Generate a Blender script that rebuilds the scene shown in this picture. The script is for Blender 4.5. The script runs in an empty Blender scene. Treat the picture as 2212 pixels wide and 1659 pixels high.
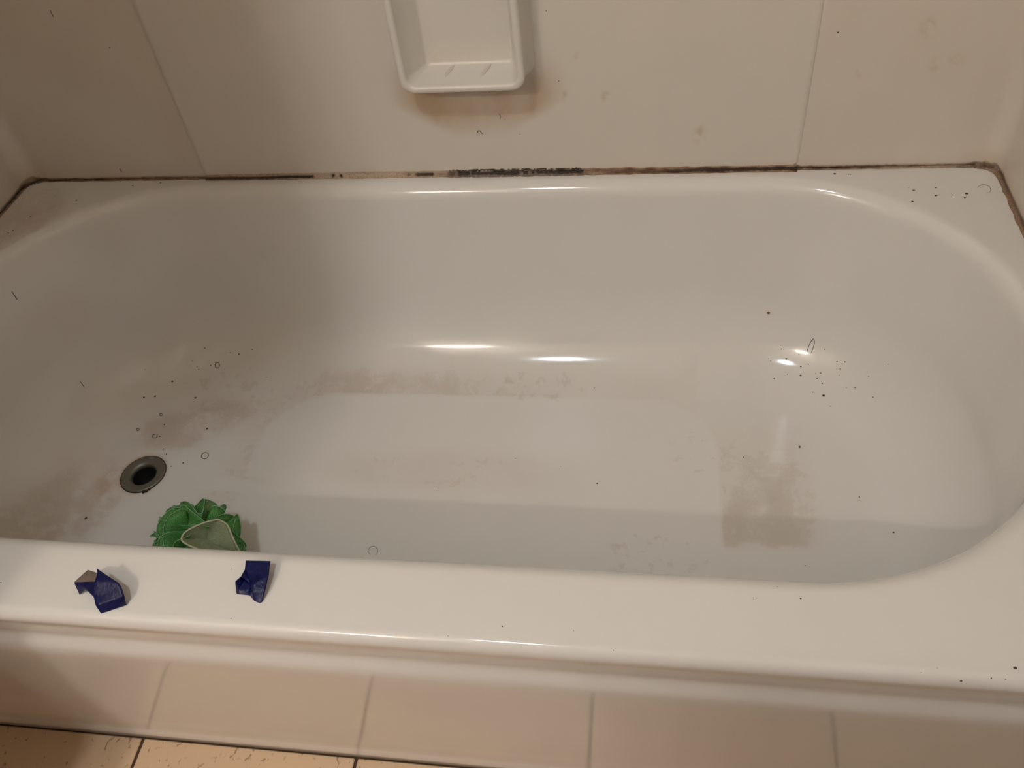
import bpy, bmesh, math, random
from mathutils import Vector, Matrix, noise

random.seed(7)
scene = bpy.context.scene
COL = scene.collection

# ------------------------------------------------------------------ camera
W, H = 0.776, 0.395            # tub width (front to wall) and rim height
cam_d = bpy.data.cameras.new('camera')
cam = bpy.data.objects.new('camera', cam_d)
COL.objects.link(cam)
scene.camera = cam
yaw, pitch, roll = -0.2294, 0.8156, -0.1462
fwd = Vector((math.sin(yaw) * math.cos(pitch), math.cos(yaw) * math.cos(pitch), -math.sin(pitch)))
rgt = Vector((math.cos(yaw), -math.sin(yaw), 0))
upv = rgt.cross(fwd)
r2 = math.cos(roll) * rgt + math.sin(roll) * upv
u2 = -math.sin(roll) * rgt + math.cos(roll) * upv
cam.matrix_world = Matrix(((r2.x, u2.x, -fwd.x, 0.2808), (r2.y, u2.y, -fwd.y, -0.3545),
                           (r2.z, u2.z, -fwd.z, 1.1457), (0, 0, 0, 1)))
cam_d.sensor_fit = 'HORIZONTAL'
cam_d.sensor_width = 36.0
cam_d.lens = 1872.93 / 2212 * 36.0
cam_d.clip_start = 0.02

# ------------------------------------------------------------------ light, exposure
world = bpy.data.worlds.new('world')
scene.world = world
world.use_nodes = True
world.node_tree.nodes['Background'].inputs[0].default_value = (0.9, 0.85, 0.8, 1)
world.node_tree.nodes['Background'].inputs[1].default_value = 0.02
scene.view_settings.view_transform = 'Standard'
scene.view_settings.look = 'None'
scene.view_settings.gamma = 1.0
scene.view_settings.use_curve_mapping = False
scene.view_settings.exposure = 0.07

CEIL_LIGHT = dict(loc=(-0.14, -0.66, 2.33), power=8.4, color=(0.88, 0.96, 1.0))
BULBS = dict(center=(-0.70, -1.44, 2.06), spacing=0.075, strength=415.0, color=(1.0, 0.88, 0.77))


# ------------------------------------------------------------------ helpers
def tag(o, label, cat, group=None, kind=None):
    o['label'] = label
    o['category'] = cat
    if group: o['group'] = group
    if kind: o['kind'] = kind
    return o


def link(name, me, mat=None, parent=None, smooth=True):
    if isinstance(me, bmesh.types.BMesh):
        bm = me
        me = bpy.data.meshes.new(name)
        bm.to_mesh(me)
        bm.free()
    if smooth:
        for p in me.polygons: p.use_smooth = True
    if mat and not me.materials: me.materials.append(mat)
    o = bpy.data.objects.new(name, me)
    COL.objects.link(o)
    if parent: o.parent = parent
    return o


def pydata(verts, faces, name='mesh'):
    me = bpy.data.meshes.new(name)
    me.from_pydata([tuple(v) for v in verts], [], faces)
    me.update()
    return me


def empty(name, loc=(0, 0, 0)):
    o = bpy.data.objects.new(name, None)
    o.location = loc
    COL.objects.link(o)
    return o


def grid_mesh(rows, closed_u=False, closed_v=False):
    """rows: list of equal-length point lists -> verts, faces"""
    n, m = len(rows), len(rows[0])
    verts = [p for r in rows for p in r]
    faces = []
    for i in range(n if closed_v else n - 1):
        for j in range(m if closed_u else m - 1):
            a = i * m + j
            b = i * m + (j + 1) % m
            c = ((i + 1) % n) * m + (j + 1) % m
            d = ((i + 1) % n) * m + j
            faces.append((a, b, c, d))
    return verts, faces


def box_bm(x0, x1, y0, y1, z0, z1, bevel=0.0, seg=2):
    bm = bmesh.new()
    bmesh.ops.create_cube(bm, size=1)
    for v in bm.verts:
        v.co = Vector(((x0 + x1) / 2 + v.co.x * (x1 - x0), (y0 + y1) / 2 + v.co.y * (y1 - y0),
                       (z0 + z1) / 2 + v.co.z * (z1 - z0)))
    if bevel:
        bmesh.ops.bevel(bm, geom=bm.edges[:], offset=bevel, segments=seg, profile=0.5, affect='EDGES')
    return bm


def tube_rows(pts, rad, n=8):
    """rings along a polyline; rad number or list"""
    pts = [Vector(p) for p in pts]
    rows = []
    up = None
    for i, p in enumerate(pts):
        t = (pts[min(i + 1, len(pts) - 1)] - pts[max(i - 1, 0)]).normalized()
        if up is None:
            up = t.orthogonal().normalized()
        up = (up - t * up.dot(t)).normalized()
        s = t.cross(up)
        r = rad[i] if isinstance(rad, (list, tuple)) else rad
        rows.append([p + (up * math.cos(a) + s * math.sin(a)) * r for a in [2 * math.pi * k / n for k in range(n)]])
    return rows


def tube_mesh(pts, rad, n=8, caps=True):
    rows = tube_rows(pts, rad, n)
    v, f = grid_mesh(rows, closed_u=True)
    if caps:
        m = len(rows)
        f.append(tuple(range(n))[::-1])
        f.append(tuple((m - 1) * n + k for k in range(n)))
    return pydata(v, f)


def sstep(a, b, x):
    t = max(0.0, min(1.0, (x - a) / (b - a)))
    return t * t * (3 - 2 * t)


def fattr(me, name, vals):
    at = me.attributes.new(name, 'FLOAT', 'POINT')
    at.data.foreach_set('value', vals)


def cattr(me, name, cols):
    at = me.attributes.new(name, 'FLOAT_COLOR', 'POINT')
    flat = []
    for c in cols: flat.extend((c[0], c[1], c[2], 1.0))
    at.data.foreach_set('color', flat)


# ------------------------------------------------------------------ materials
class NT:
    def __init__(self, name):
        self.m = bpy.data.materials.new(name)
        self.m.use_nodes = True
        self.t = self.m.node_tree
        self.b = self.t.nodes['Principled BSDF']
        self.out = self.t.nodes['Material Output']
        self._co = None

    def n(self, typ, **kw):
        nd = self.t.nodes.new(typ)
        for k, v in kw.items():
            if k.startswith('i_'):
                k2 = k[2:]
                nd.inputs[int(k2) if k2.isdigit() else k2.replace('_', ' ')].default_value = v
            else:
                setattr(nd, k, v)
        return nd

    def l(self, a, b):
        self.t.links.new(a, b)

    def co(self):
        if not self._co: self._co = self.n('ShaderNodeTexCoord')
        return self._co.outputs['Object']

    def noise(self, scale, detail=3, rough=0.55, vec=None, sc3=None, dist=0.0):
        nd = self.n('ShaderNodeTexNoise', i_Scale=scale, i_Detail=detail, i_Roughness=rough, i_Distortion=dist)
        src = vec or self.co()
        if sc3:
            mp = self.n('ShaderNodeMapping')
            mp.inputs['Scale'].default_value = sc3
            self.l(src, mp.inputs['Vector'])
            src = mp.outputs[0]
        self.l(src, nd.inputs['Vector'])
        return nd.outputs['Fac']

    def ramp(self, fac, *stops):
        nd = self.n('ShaderNodeValToRGB')
        el = nd.color_ramp.elements
        while len(el) < len(stops): el.new(0.5)
        for e, (p, c) in zip(el, stops):
            e.position = p
            e.color = c if len(c) == 4 else (*c, 1)
        self.l(fac, nd.inputs[0])
        return nd.outputs[0]

    def maprange(self, v, a, b, c=0.0, d=1.0, smooth=True):
        nd = self.n('ShaderNodeMapRange')
        nd.interpolation_type = 'SMOOTHSTEP' if smooth else 'LINEAR'
        for k, x in zip((1, 2, 3, 4), (a, b, c, d)): nd.inputs[k].default_value = x
        self.l(v, nd.inputs[0])
        return nd.outputs[0]

    def math(self, op, a, b=None, c=None):
        nd = self.n('ShaderNodeMath', operation=op)
        for k, x in enumerate((a, b, c)):
            if x is None: continue
            if isinstance(x, (int, float)): nd.inputs[k].default_value = x
            else: self.l(x, nd.inputs[k])
        return nd.outputs[0]

    def mix(self, fac, a, b):
        nd = self.n('ShaderNodeMix', data_type='RGBA')
        for k, x in ((0, fac), (6, a), (7, b)):
            if isinstance(x, (int, float)): nd.inputs[k].default_value = x
            elif isinstance(x, tuple): nd.inputs[k].default_value = (*x, 1) if len(x) == 3 else x
            else: self.l(x, nd.inputs[k])
        return nd.outputs[2]

    def attr(self, name, color=False):
        nd = self.n('ShaderNodeAttribute', attribute_name=name)
        return nd.outputs['Color' if color else 'Fac']

    def color(self, c):
        if isinstance(c, tuple): self.b.inputs['Base Color'].default_value = (*c, 1)
        else: self.l(c, self.b.inputs['Base Color'])

    def rough(self, r):
        if isinstance(r, (int, float)): self.b.inputs['Roughness'].default_value = r
        else: self.l(r, self.b.inputs['Roughness'])

    def bump(self, hgt, strength=0.2, dist=0.001):
        nd = self.n('ShaderNodeBump', i_Strength=strength, i_Distance=dist)
        self.l(hgt, nd.inputs['Height'])
        self.l(nd.outputs[0], self.b.inputs['Normal'])


def simple(name, col, rough=0.5, var=0.06, scale=12, metal=0.0):
    t = NT(name)
    nz = t.noise(scale, 4)
    lo = tuple(c * (1 - var) for c in col)
    hi = tuple(min(1, c * (1 + var)) for c in col)
    t.color(t.mix(nz, lo, hi))
    t.rough(rough)
    t.b.inputs['Metallic'].default_value = metal
    return t.m


TUB_WHITE = (0.80, 0.79, 0.765)
SCUM = (0.56, 0.43, 0.34)


def mat_enamel():
    t = NT('white_enamel')
    base = t.mix(t.noise(3.5, 3), (0.79, 0.775, 0.745), (0.82, 0.81, 0.785))
    # soap scum: attribute gives where, noise gives the ragged shape
    sc = t.attr('scum')
    n1 = t.noise(26, 5, 0.62, dist=0.6)
    n2 = t.noise(85, 4, 0.6)
    nn = t.math('ADD', t.math('MULTIPLY', n1, 0.72), t.math('MULTIPLY', n2, 0.28))
    edge = t.math('SUBTRACT', t.math('ADD', sc, nn), 0.92)
    f = t.maprange(edge, 0.0, 0.16, 0.0, 0.36)
    film = t.math('MULTIPLY', t.maprange(sc, 0.0, 1.0, 0.0, 0.46), t.maprange(t.noise(9, 3), 0.3, 0.7, 0.4, 1.0))
    col = t.mix(film, base, SCUM)
    col = t.mix(f, col, (0.50, 0.40, 0.31))
    # spots and smears of grey grime
    gr = t.attr('grime')
    gf = t.maprange(t.math('SUBTRACT', t.math('ADD', gr, t.noise(60, 4, 0.6)), 0.95), 0.0, 0.15, 0.0, 0.32)
    col = t.mix(gf, col, (0.42, 0.37, 0.30))
    # rust
    ru = t.attr('rust')
    rf = t.math('MULTIPLY', ru, t.maprange(t.noise(40, 3), 0.25, 0.7, 0.45, 1.0))
    col = t.mix(rf, col, (0.50, 0.24, 0.09))
    t.color(col)
    dirt = t.math('MAXIMUM', t.math('MAXIMUM', f, film), gf)
    sep = t.n('ShaderNodeSeparateXYZ')
    t.l(t.co(), sep.inputs[0])
    worn = t.maprange(sep.outputs[2], 0.060, 0.085, 0.24, 0.10)      # the trodden floor has lost its gloss
    t.rough(t.math('MAXIMUM', worn, t.maprange(dirt, 0.0, 0.4, 0.10, 0.42)))
    t.b.inputs['Specular IOR Level'].default_value = 0.55
    t.bump(t.noise(22, 2), 0.05, 0.002)
    return t.m


def mat_panel():
    t = NT('almond_surround_panel')
    base = t.mix(t.noise(3, 4), (0.70, 0.65, 0.58), (0.74, 0.69, 0.62))
    st = t.attr('stain')
    nz = t.maprange(t.noise(14, 4, 0.55, sc3=(1, 1, 0.45)), 0.25, 0.75, 0.35, 1.0)
    col = t.mix(t.math('MULTIPLY', st, nz), base, (0.50, 0.35, 0.20))
    yl = t.attr('spot')
    col = t.mix(t.math('MULTIPLY', yl, t.maprange(t.noise(70, 3), 0.35, 0.6, 0.0, 1.0)), col, (0.50, 0.38, 0.16))
    md = t.attr('mildew')
    mf = t.maprange(t.math('SUBTRACT', t.math('ADD', md, t.noise(55, 5, 0.65)), 0.9), 0.0, 0.25, 0.0, 0.75)
    col = t.mix(mf, col, (0.20, 0.12, 0.07))
    t.color(col)
    t.rough(0.34)
    t.bump(t.noise(9, 2), 0.06, 0.004)
    return t.m


def mat_caulk():
    t = NT('mouldy_caulk')
    c = t.attr('col', True)
    n = t.maprange(t.noise(420, 3, 0.6), 0.3, 0.7, 0.72, 1.15)
    mul = t.n('ShaderNodeVectorMath', operation='SCALE')
    t.l(c, mul.inputs[0])
    t.l(n, mul.inputs['Scale'])
    t.color(mul.outputs[0])
    t.rough(0.6)
    t.bump(t.noise(600, 3), 0.4, 0.0008)
    return t.m


def mat_tile():
    t = NT('flecked_floor_tile')
    base = t.mix(t.noise(5, 4), (0.70, 0.50, 0.315), (0.78, 0.585, 0.39))
    geo = t.n('ShaderNodeNewGeometry')
    pos = geo.outputs['Position']
    fl = t.noise(130, 3, 0.55, vec=pos, sc3=(1.0, 0.6, 1.0), dist=0.5)
    clump = t.noise(11, 2, vec=pos)
    f = t.maprange(t.math('ADD', fl, t.math('MULTIPLY', clump, 0.30)), 0.76, 0.85, 0.0, 0.75)
    col = t.mix(f, base, (0.27, 0.16, 0.09))
    t.color(col)
    t.rough(0.36)
    t.bump(f, -0.3, 0.0006)
    return t.m


M_ENAMEL = mat_enamel()
M_PANEL = mat_panel()
M_CAULK = mat_caulk()
M_TILE = mat_tile()
M_GROUT = simple('dark_grout', (0.10, 0.055, 0.03), 0.85, 0.3, 60)
M_DISH = simple('soap_dish_plastic', (0.74, 0.70, 0.63), 0.28, 0.03, 6)
M_PAINT = simple('beige_wall_paint', (0.68, 0.64, 0.59), 0.75, 0.04, 4)
M_CEIL = simple('ceiling_paint', (0.72, 0.68, 0.62), 0.85, 0.03, 4)
M_STEEL = simple('dull_drain_metal', (0.20, 0.19, 0.165), 0.42, 0.12, 40, metal=0.65)
M_PIPE = simple('black_drain_pipe', (0.004, 0.004, 0.004), 0.7, 0.2, 40)
M_HAIR = simple('dark_hair', (0.035, 0.022, 0.015), 0.5, 0.2, 60)
M_SPECK = simple('dark_grit', (0.06, 0.05, 0.04), 0.7, 0.3, 200)
M_WOODC = simple('vanity_wood', (0.36, 0.19, 0.10), 0.5, 0.15, 20)
M_COUNTER = simple('vanity_counter', (0.72, 0.68, 0.60), 0.3, 0.05, 10)
def mat_curtain():
    t = NT('shower_curtain_cloth')
    t.color(t.mix(t.noise(30, 3), (0.62, 0.56, 0.48), (0.68, 0.62, 0.54)))
    t.rough(0.8)
    tr = t.n('ShaderNodeBsdfTranslucent')
    tr.inputs[0].default_value = (0.60, 0.54, 0.46, 1)
    mx = t.n('ShaderNodeMixShader')
    mx.inputs[0].default_value = 0.50
    t.l(t.b.outputs[0], mx.inputs[1])
    t.l(tr.outputs[0], mx.inputs[2])
    t.l(mx.outputs[0], t.out.inputs[0])
    return t.m


M_CURTAIN = mat_curtain()
M_CHROME = simple('chrome', (0.75, 0.75, 0.75), 0.15, 0.02, 10, metal=1.0)

# ------------------------------------------------------------------ room shell
RX0, RX1, RY0 = -1.30, 0.785, -1.60
CEILZ = 2.42


def slab(name, x0, x1, y0, y1, z0, z1, mat, label, cat):
    o = link(name, box_bm(x0, x1, y0, y1, z0, z1), mat, smooth=False)
    tag(o, label, cat, kind='structure')
    return o


wall_back = slab('wall_back', -0.90, 0.90, W + 0.006, W + 0.10, 0.0, CEILZ, M_PAINT,
                 'back wall of the tub alcove carrying the almond surround', 'wall')
wall_left = slab('wall_left', -0.90, -0.772, -0.18, W + 0.006, 0.0, CEILZ, M_PAINT,
                 'short side wall at the drain end of the tub', 'wall')
wall_right = slab('wall_right', 0.772, 0.90, RY0, W + 0.006, 0.0, CEILZ, M_PAINT,
                  'side wall at the sloping end of the tub', 'wall')
wall_side = slab('wall_room_side', RX0 - 0.1, RX0, RY0, -0.18, 0.0, CEILZ, M_PAINT,
                 'beige painted wall beyond the vanity', 'wall')
wall_stub = slab('wall_stub', RX0 - 0.1, -0.90, -0.18, -0.08, 0.0, CEILZ, M_PAINT,
                 'short painted wall beside the tub end', 'wall')
wall_front = slab('wall_front', RX0 - 0.1, 0.90, RY0 - 0.1, RY0, 0.0, CEILZ, M_PAINT,
                  'painted wall with the vanity light facing the tub', 'wall')
ceiling = slab('ceiling', RX0 - 0.1, 0.90, RY0 - 0.1, W + 0.10, CEILZ, CEILZ + 0.05, M_CEIL,
               'plain off-white bathroom ceiling', 'ceiling')

# floor: dark grout bed with single tiles
floor = slab('floor', RX0 - 0.1, 0.90, RY0 - 0.1, W + 0.1, -0.06, -0.004, M_GROUT,
             'bathroom floor of beige flecked tiles with dark joints', 'floor')
TS, TG = 0.305, 0.0045
tx0, ty1 = -0.394, 0.0234
tile_bm = box_bm(-(TS - TG) / 2, (TS - TG) / 2, -(TS - TG) / 2, (TS - TG) / 2, -0.0045, 0.0, 0.0012, 1)
tile_me = bpy.data.meshes.new('tile')
tile_bm.to_mesh(tile_me)
tile_bm.free()
tile_me.materials.append(M_TILE)
def tile_strip(x0, x1):
    bm = box_bm(x0, x1, -(TS - TG) / 2, (TS - TG) / 2, -0.0045, 0.0, 0.0012, 1)
    me = bpy.data.meshes.new('cut_tile')
    bm.to_mesh(me)
    bm.free()
    me.materials.append(M_TILE)
    return me


cut_r = tile_strip(-(TS - TG) / 2, 0.769 - (tx0 + TS * 3.5))
cut_l = tile_strip(RX0 + 0.002 - (tx0 + TS * -2.5), (TS - TG) / 2)
for i in range(-3, 4):
    for j in range(6):
        cx = tx0 + TS * (i + 0.5)
        cy = ty1 - TS * (j + 0.5)
        if cy - TS / 2 < RY0: continue
        o = bpy.data.objects.new('tile', cut_r if i == 3 else cut_l if i == -3 else tile_me)
        o.location = (cx, cy, 0)
        o.parent = floor
        COL.objects.link(o)

# ------------------------------------------------------------------ surround panels
XL, XR = -0.4375, 0.487
PZ0, PZ1 = H + 0.0015, 1.75


def blob(x, z, cx, cz, rx, rz):
    d = math.hypot((x - cx) / rx, (z - cz) / rz)
    return 1 - sstep(0.35, 1.0, d)


SPOTS = [(0.212, 0.522, .006, .014), (0.345, 0.455, .01, .02), (0.62, 0.60, .012, .02), (0.665, 0.555, .012, .012),
         (0.64, 0.55, .01, .014), (0.545, 0.54, .006, .009), (0.17, 0.58, .004, .012), (0.155, 0.525, .004, .014)]


def panel_center():
    xs = [XL + (XR - XL) * i / 150 for i in range(151)]
    zs = [PZ0 + 0.0035 + (0.72 - PZ0) * i / 80 for i in range(81)] + [0.80 + 0.1 * i for i in range(10)]
    rc = 0.012
    th = 0.0045
    yf = W - th
    rows = []
    for z in zs:
        row = []
        for x in xs:
            xx = x
            if z < zs[0] + rc:            # rounded lower corners
                dz = zs[0] + rc - z
                ins = rc - math.sqrt(max(0, rc * rc - dz * dz))
                xx = max(min(x, XR - ins), XL + ins * 0.15)
            row.append(Vector((xx, yf, z)))
        rows.append(row)
    # turned edges back to the wall: left, right, bottom
    for r in rows:
        r.insert(0, Vector((r[0].x - 0.0006, yf + 0.001, r[0].z)))
        r.insert(0, Vector((r[0].x, W + 0.004, r[0].z)))
        r.append(Vector((r[-1].x + 0.0006, yf + 0.001, r[-1].z)))
        r.append(Vector((r[-1].x, W + 0.004, r[-1].z)))
    b1 = [Vector((p.x, p.y + 0.001 if p.y < W else p.y, p.z - 0.0006)) for p in rows[0]]
    b2 = [Vector((p.x, W + 0.004, p.z)) for p in b1]
    rows = [b2, b1] + rows
    v, f = grid_mesh(rows)
    me = pydata(v, f)
    st, sp, md = [], [], []
    for p in v:
        x, z = p.x, p.z
        # tan run-off under the soap dish
        w = 0.055 + 0.085 * sstep(0.455, 0.525, z)
        s = 0.85 * (1 - sstep(w * 0.6, w, abs(x - 0.027))) * sstep(0.452, 0.500, z) * (1 - sstep(0.525, 0.60, z))
        # faint brown line just above the joint
        s = max(s, 0.55 * (1 - sstep(0.0, 0.016, z - PZ0)) * (0.4 + 0.6 * noise.noise(Vector((x * 9, 3, 0)))))
        st.append(max(0, s))
        sp.append(max([0.5 * blob(x, z, *q) for q in SPOTS]))
        d = z - PZ0
        m = 0.62 * (1 - sstep(0.0, 0.009, d)) * sstep(-0.1, 0.15, x)
        md.append(m)
    fattr(me, 'stain', st)
    fattr(me, 'spot', sp)
    fattr(me, 'mildew', md)
    return me


pc = link('surround_panel', panel_center(), M_PANEL, wall_back)
pc['label'] = 'wide middle surround panel with a rounded lower corner'


def panel_corner(side):
    """wraps the alcove corner with a cove: a run on the back wall, cove, run on the side wall"""
    s = side
    rc = 0.030
    yb, xs_ = W + 0.0, 0.762 * s
    path = []
    x_in = (XR - 0.02) if s > 0 else (XL + 0.02)
    n = 40
    for i in range(n + 1):
        x = x_in + (xs_ - s * rc - x_in) * i / n
        path.append((x, yb))
    for k in range(1, 11):
        a = math.pi / 2 * k / 10
        path.append((xs_ - s * rc + s * rc * math.sin(a), yb - rc + rc * math.cos(a)))
    y_end = 0.012
    for i in range(1, 41):
        path.append((xs_, yb - rc + (y_end - yb + rc) * i / 40))
    zs = [PZ0 + (0.75 - PZ0) * i / 60 for i in range(61)] + [0.80 + 0.1 * i for i in range(10)]
    rows = [[Vector((x, y, z)) for (x, y) in path] for z in zs]
    v, f = grid_mesh(rows)
    if s > 0: f = [t[::-1] for t in f]
    me = pydata(v, f)
    st, sp, md = [], [], []
    for p in v:
        d = p.z - PZ0
        dc = math.hypot(p.x - xs_, p.y - yb)
        a = 0.30 * (1 - sstep(0.0, 0.035, d)) + 0.35 * (1 - sstep(0, 0.07, math.hypot(dc - 0.01, d * 1.2)))
        if s < 0:
            a = max(a, 0.30 * (1 - sstep(0.02, 0.10, abs(p.x - XL - 0.0) )) * (0.5 + 0.5 * noise.noise(Vector((p.x * 12, p.z * 5, 1)))))
            a = max(a, 0.16 * sstep(0.1, 0.5, noise.noise(Vector((p.x * 3.3 + 5, p.y * 3.3, p.z * 3.3))) + 0.25))
        else:
            a = max(a, 0.12)
        st.append(max(0, a))
        sp.append(max([0.3 * blob(p.x, p.z, *q) for q in SPOTS]) if p.y > W - 0.01 else 0)
        m = 0.60 * (1 - sstep(0.0, 0.010, d)) + 0.35 * (1 - sstep(0.0, 0.05, math.hypot(dc - .01, d)))
        if s > 0: m = max(m, 0.55 * (1 - sstep(0.0, 0.012, abs(p.x - XR))) * (1 - sstep(0.0, 0.03, d)))
        md.append(m)
    fattr(me, 'stain', st)
    fattr(me, 'spot', sp)
    fattr(me, 'mildew', md)
    return me


for s, wl, lb in ((-1, wall_left, 'corner surround panel curving round above the drain end'),
                  (1, wall_right, 'corner surround panel curving round above the sloping end')):
    o = link('surround_panel', panel_corner(s), M_PANEL, wl)
    md_ = o.modifiers.new('solid', 'SOLIDIFY')
    md_.thickness = 0.003
    md_.offset = -1 if s < 0 else -1
    o['label'] = lb

# ------------------------------------------------------------------ bathtub
NS, NR, NC = 96, 14, 26


def outline(xl, xr, yf, yb, al, ar, b):
    pts = []
    for i in range(NS): pts.append((xl + al + (xr - ar - xl - al) * i / NS, yf))
    for i in range(NC):
        a = -math.pi / 2 + math.pi / 2 * i / NC
        pts.append((xr - ar + ar * math.cos(a), yf + b + b * math.sin(a)))
    for i in range(NR): pts.append((xr, yf + b + (yb - yf - 2 * b) * i / NR))
    for i in range(NC):
        a = math.pi / 2 * i / NC
        pts.append((xr - ar + ar * math.cos(a), yb - b + b * math.sin(a)))
    for i in range(NS): pts.append((xr - ar + (xl + al - xr + ar) * i / NS, yb))
    for i in range(NC):
        a = math.pi / 2 + math.pi / 2 * i / NC
        pts.append((xl + al + al * math.cos(a), yb - b + b * math.sin(a)))
    for i in range(NR): pts.append((xl, yb - b + (yf - yb + 2 * b) * i / NR))
    for i in range(NC):
        a = math.pi + math.pi / 2 * i / NC
        pts.append((xl + al + al * math.cos(a), yf + b + b * math.sin(a)))
    return pts


TOP = (-0.728, 0.722, 0.098, 0.735, 0.29, 0.29, 0.29)
MID = (-0.724, 0.717, 0.103, 0.730, 0.285, 0.285, 0.285)      # foot of the walls
FLR = (-0.618, 0.580, 0.240, 0.595, 0.20, 0.18, 0.14)        # where the flat floor starts
MIDZ = 0.200
FRONT_R = 0.0125
DRAIN = (-0.545, 0.422)


def lerp(a, b, t): return a + (b - a) * t


def floor_z(x): return 0.056 + 0.006 * (x + 0.6)


def par(f): return tuple(lerp(a, b, f) for a, b in zip(TOP, MID))


def par2(g): return tuple(lerp(a, b, g) for a, b in zip(MID, FLR))


def in_tub_floor(x, y):
    return (x, y)


def tub_basin():
    rows = []
    # deck, outer rectangle to the start of the inner roundover
    outer = outline(-0.7595, 0.7595, FRONT_R, W - 0.001, 0.012, 0.012, 0.012)
    def grown(k):
        xl, xr, yf, yb, al, ar, b_ = TOP
        return (xl - k, xr + k, yf - k, yb + k, al + k, ar + k, b_ + k)
    RO = 0.022
    inner0 = outline(*grown(RO))
    for k in range(13):
        t = k / 12
        rows.append([Vector((lerp(a[0], b[0], t), lerp(a[1], b[1], t), H)) for a, b in zip(outer, inner0)])
    for k in range(1, 13):                               # roundover
        a = math.pi / 2 * k / 12 * 0.92
        z = H - RO * 1.05 * (1 - math.cos(a))
        rows.append([Vector((x, y, z)) for x, y in outline(*grown(RO * (1 - math.sin(a))))])
    zt = rows[-1][0].z
    for k in range(1, 29):                               # walls
        t = k / 28
        z = lerp(zt, MIDZ, t)
        rows.append([Vector((x, y, z)) for x, y in outline(*par(t))])
    P0, P1, P2, P3 = (0.0, MIDZ), (0.017, MIDZ - 0.078), (0.44, 0.058), (1.0, 0.058)
    for k in range(1, 25):                               # cove
        t = k / 24
        g, z = [(1 - t) ** 3 * P0[i] + 3 * (1 - t) ** 2 * t * P1[i] + 3 * (1 - t) * t * t * P2[i] + t ** 3 * P3[i] for i in (0, 1)]
        blend = 1 - sstep(0.058, 0.14, z)
        rows.append([Vector((x, y, z + (floor_z(x) - 0.058) * blend)) for x, y in outline(*par2(g))])
    last = FLR
    mid = (-0.50, 0.36, 0.395, 0.425, 0.014, 0.014, 0.014)
    for k in range(1, 35):
        t = k / 34
        pr = tuple(lerp(a, b, t) for a, b in zip(last, mid))
        rows.append([Vector((x, y, floor_z(x))) for x, y in outline(*pr)])
    n = len(rows[0])
    for r in rows:                                        # the waste hole sinks under the flange
        for p in r:
            if p.z < 0.09:
                d = math.hypot(p.x - DRAIN[0], p.y - DRAIN[1])
                if d < 0.027 and p.z > 0: p.z -= 0.06
    v, f = grid_mesh(rows, closed_u=True)
    f.append(tuple((len(rows) - 1) * n + k for k in range(n)))
    me = pydata(v, f)
    sc, gr, ru = [], [], []
    for p in v:
        x, y, z = p
        s = g = r = 0.0
        if z < 0.19:                                      # tub floor and cove
            # the clean patch left by a bath mat
            hx, hy, cx, cy, rr = 0.375, 0.20, 0.012, 0.405, 0.11
            qx, qy = abs(x - cx) - hx + rr, abs(y - cy) - hy + rr
            sd = math.hypot(max(qx, 0), max(qy, 0)) + min(max(qx, qy), 0) - rr
            wide = sstep(0.30, 0.40, x)
            band = sstep(-0.004, 0.006, sd) * (1 - sstep(lerp(0.03, 0.10, wide), lerp(0.10, 0.19, wide), sd))
            back = sstep(0.40, 0.58, y)
            s = band * (0.52 + 0.10 * noise.noise(Vector((x * 5, y * 5, 3))))
            s *= 1 - 0.35 * sstep(-0.1, 0.3, x) * back
            if x > 0.36: s *= 1.05 * (1 - sstep(0.52, 0.58, x)) * sstep(0.31, 0.35, y) * (1 - 0.5 * sstep(0.52, 0.60, y))
            if x < -0.30: s *= 0.85
            s = max(s, 0.40 * blob(x, y, -0.05, 0.45, 0.30, 0.07) + 0.0)
            s = max(s, 0.55 * blob(x, y, -0.53, 0.515, 0.11, 0.075))
            s = max(s, 0.50 * blob(x, y, -0.60, 0.37, 0.075, 0.14))
            s = max(s, 0.55 * blob(x, y, -0.66, 0.30, 0.06, 0.22))
            s = max(s, 0.50 * blob(x, y, -0.46, 0.555, 0.12, 0.07))
            g = 0.42 * blob(x, y, 0.10, 0.63, 0.14, 0.07) + 0.40 * blob(x, y, -0.45, 0.60, 0.20, 0.10)
            g = max(g, 0.40 * blob(x, y, 0.29, 0.30, 0.17, 0.10), 0.36 * blob(x, y, 0.36, 0.50, 0.12, 0.12))
            d = math.hypot(x - DRAIN[0], y - DRAIN[1])
            ang = math.atan2(y - DRAIN[1], x - DRAIN[0])
            side = 0.5 + 0.5 * math.cos(ang - 2.7)
            r = (1 - sstep(0.036, 0.047, d)) * (0.25 + 0.7 * side)
            r = max(r, 0.40 * blob(x, y, -0.605, 0.395, 0.035, 0.026), 0.14 * blob(x, y, -0.60, 0.42, 0.10, 0.09))
        elif z > H - 0.002:                               # deck corners by the wall
            s = 0.55 * blob(x, y, -0.72, 0.66, 0.13, 0.16) + 0.30 * blob(x, y, 0.70, 0.62, 0.16, 0.22)
            s = max(s, 0.45 * sstep(W - 0.020, W - 0.004, y))
            g = 0.35 * blob(x, y, -0.66, 0.70, 0.2, 0.08)
        else:
            s = 0.30 * blob(x, z, -0.70, 0.24, 0.10, 0.10) if x < -0.55 else 0.0
            if x > 0.55: s = 0.26 * blob(y, z, 0.45, 0.18, 0.20, 0.08)
        sc.append(max(0, s))
        gr.append(max(0, g))
        ru.append(max(0, min(1, r)))
    fattr(me, 'scum', sc)
    fattr(me, 'grime', gr)
    fattr(me, 'rust', ru)
    return me


tub = empty('bathtub', (0, 0, 0))
tag(tub, 'white enamelled alcove bathtub with worn and stained floor', 'bathtub')
basin = link('basin', tub_basin(), M_ENAMEL, tub)


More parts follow.
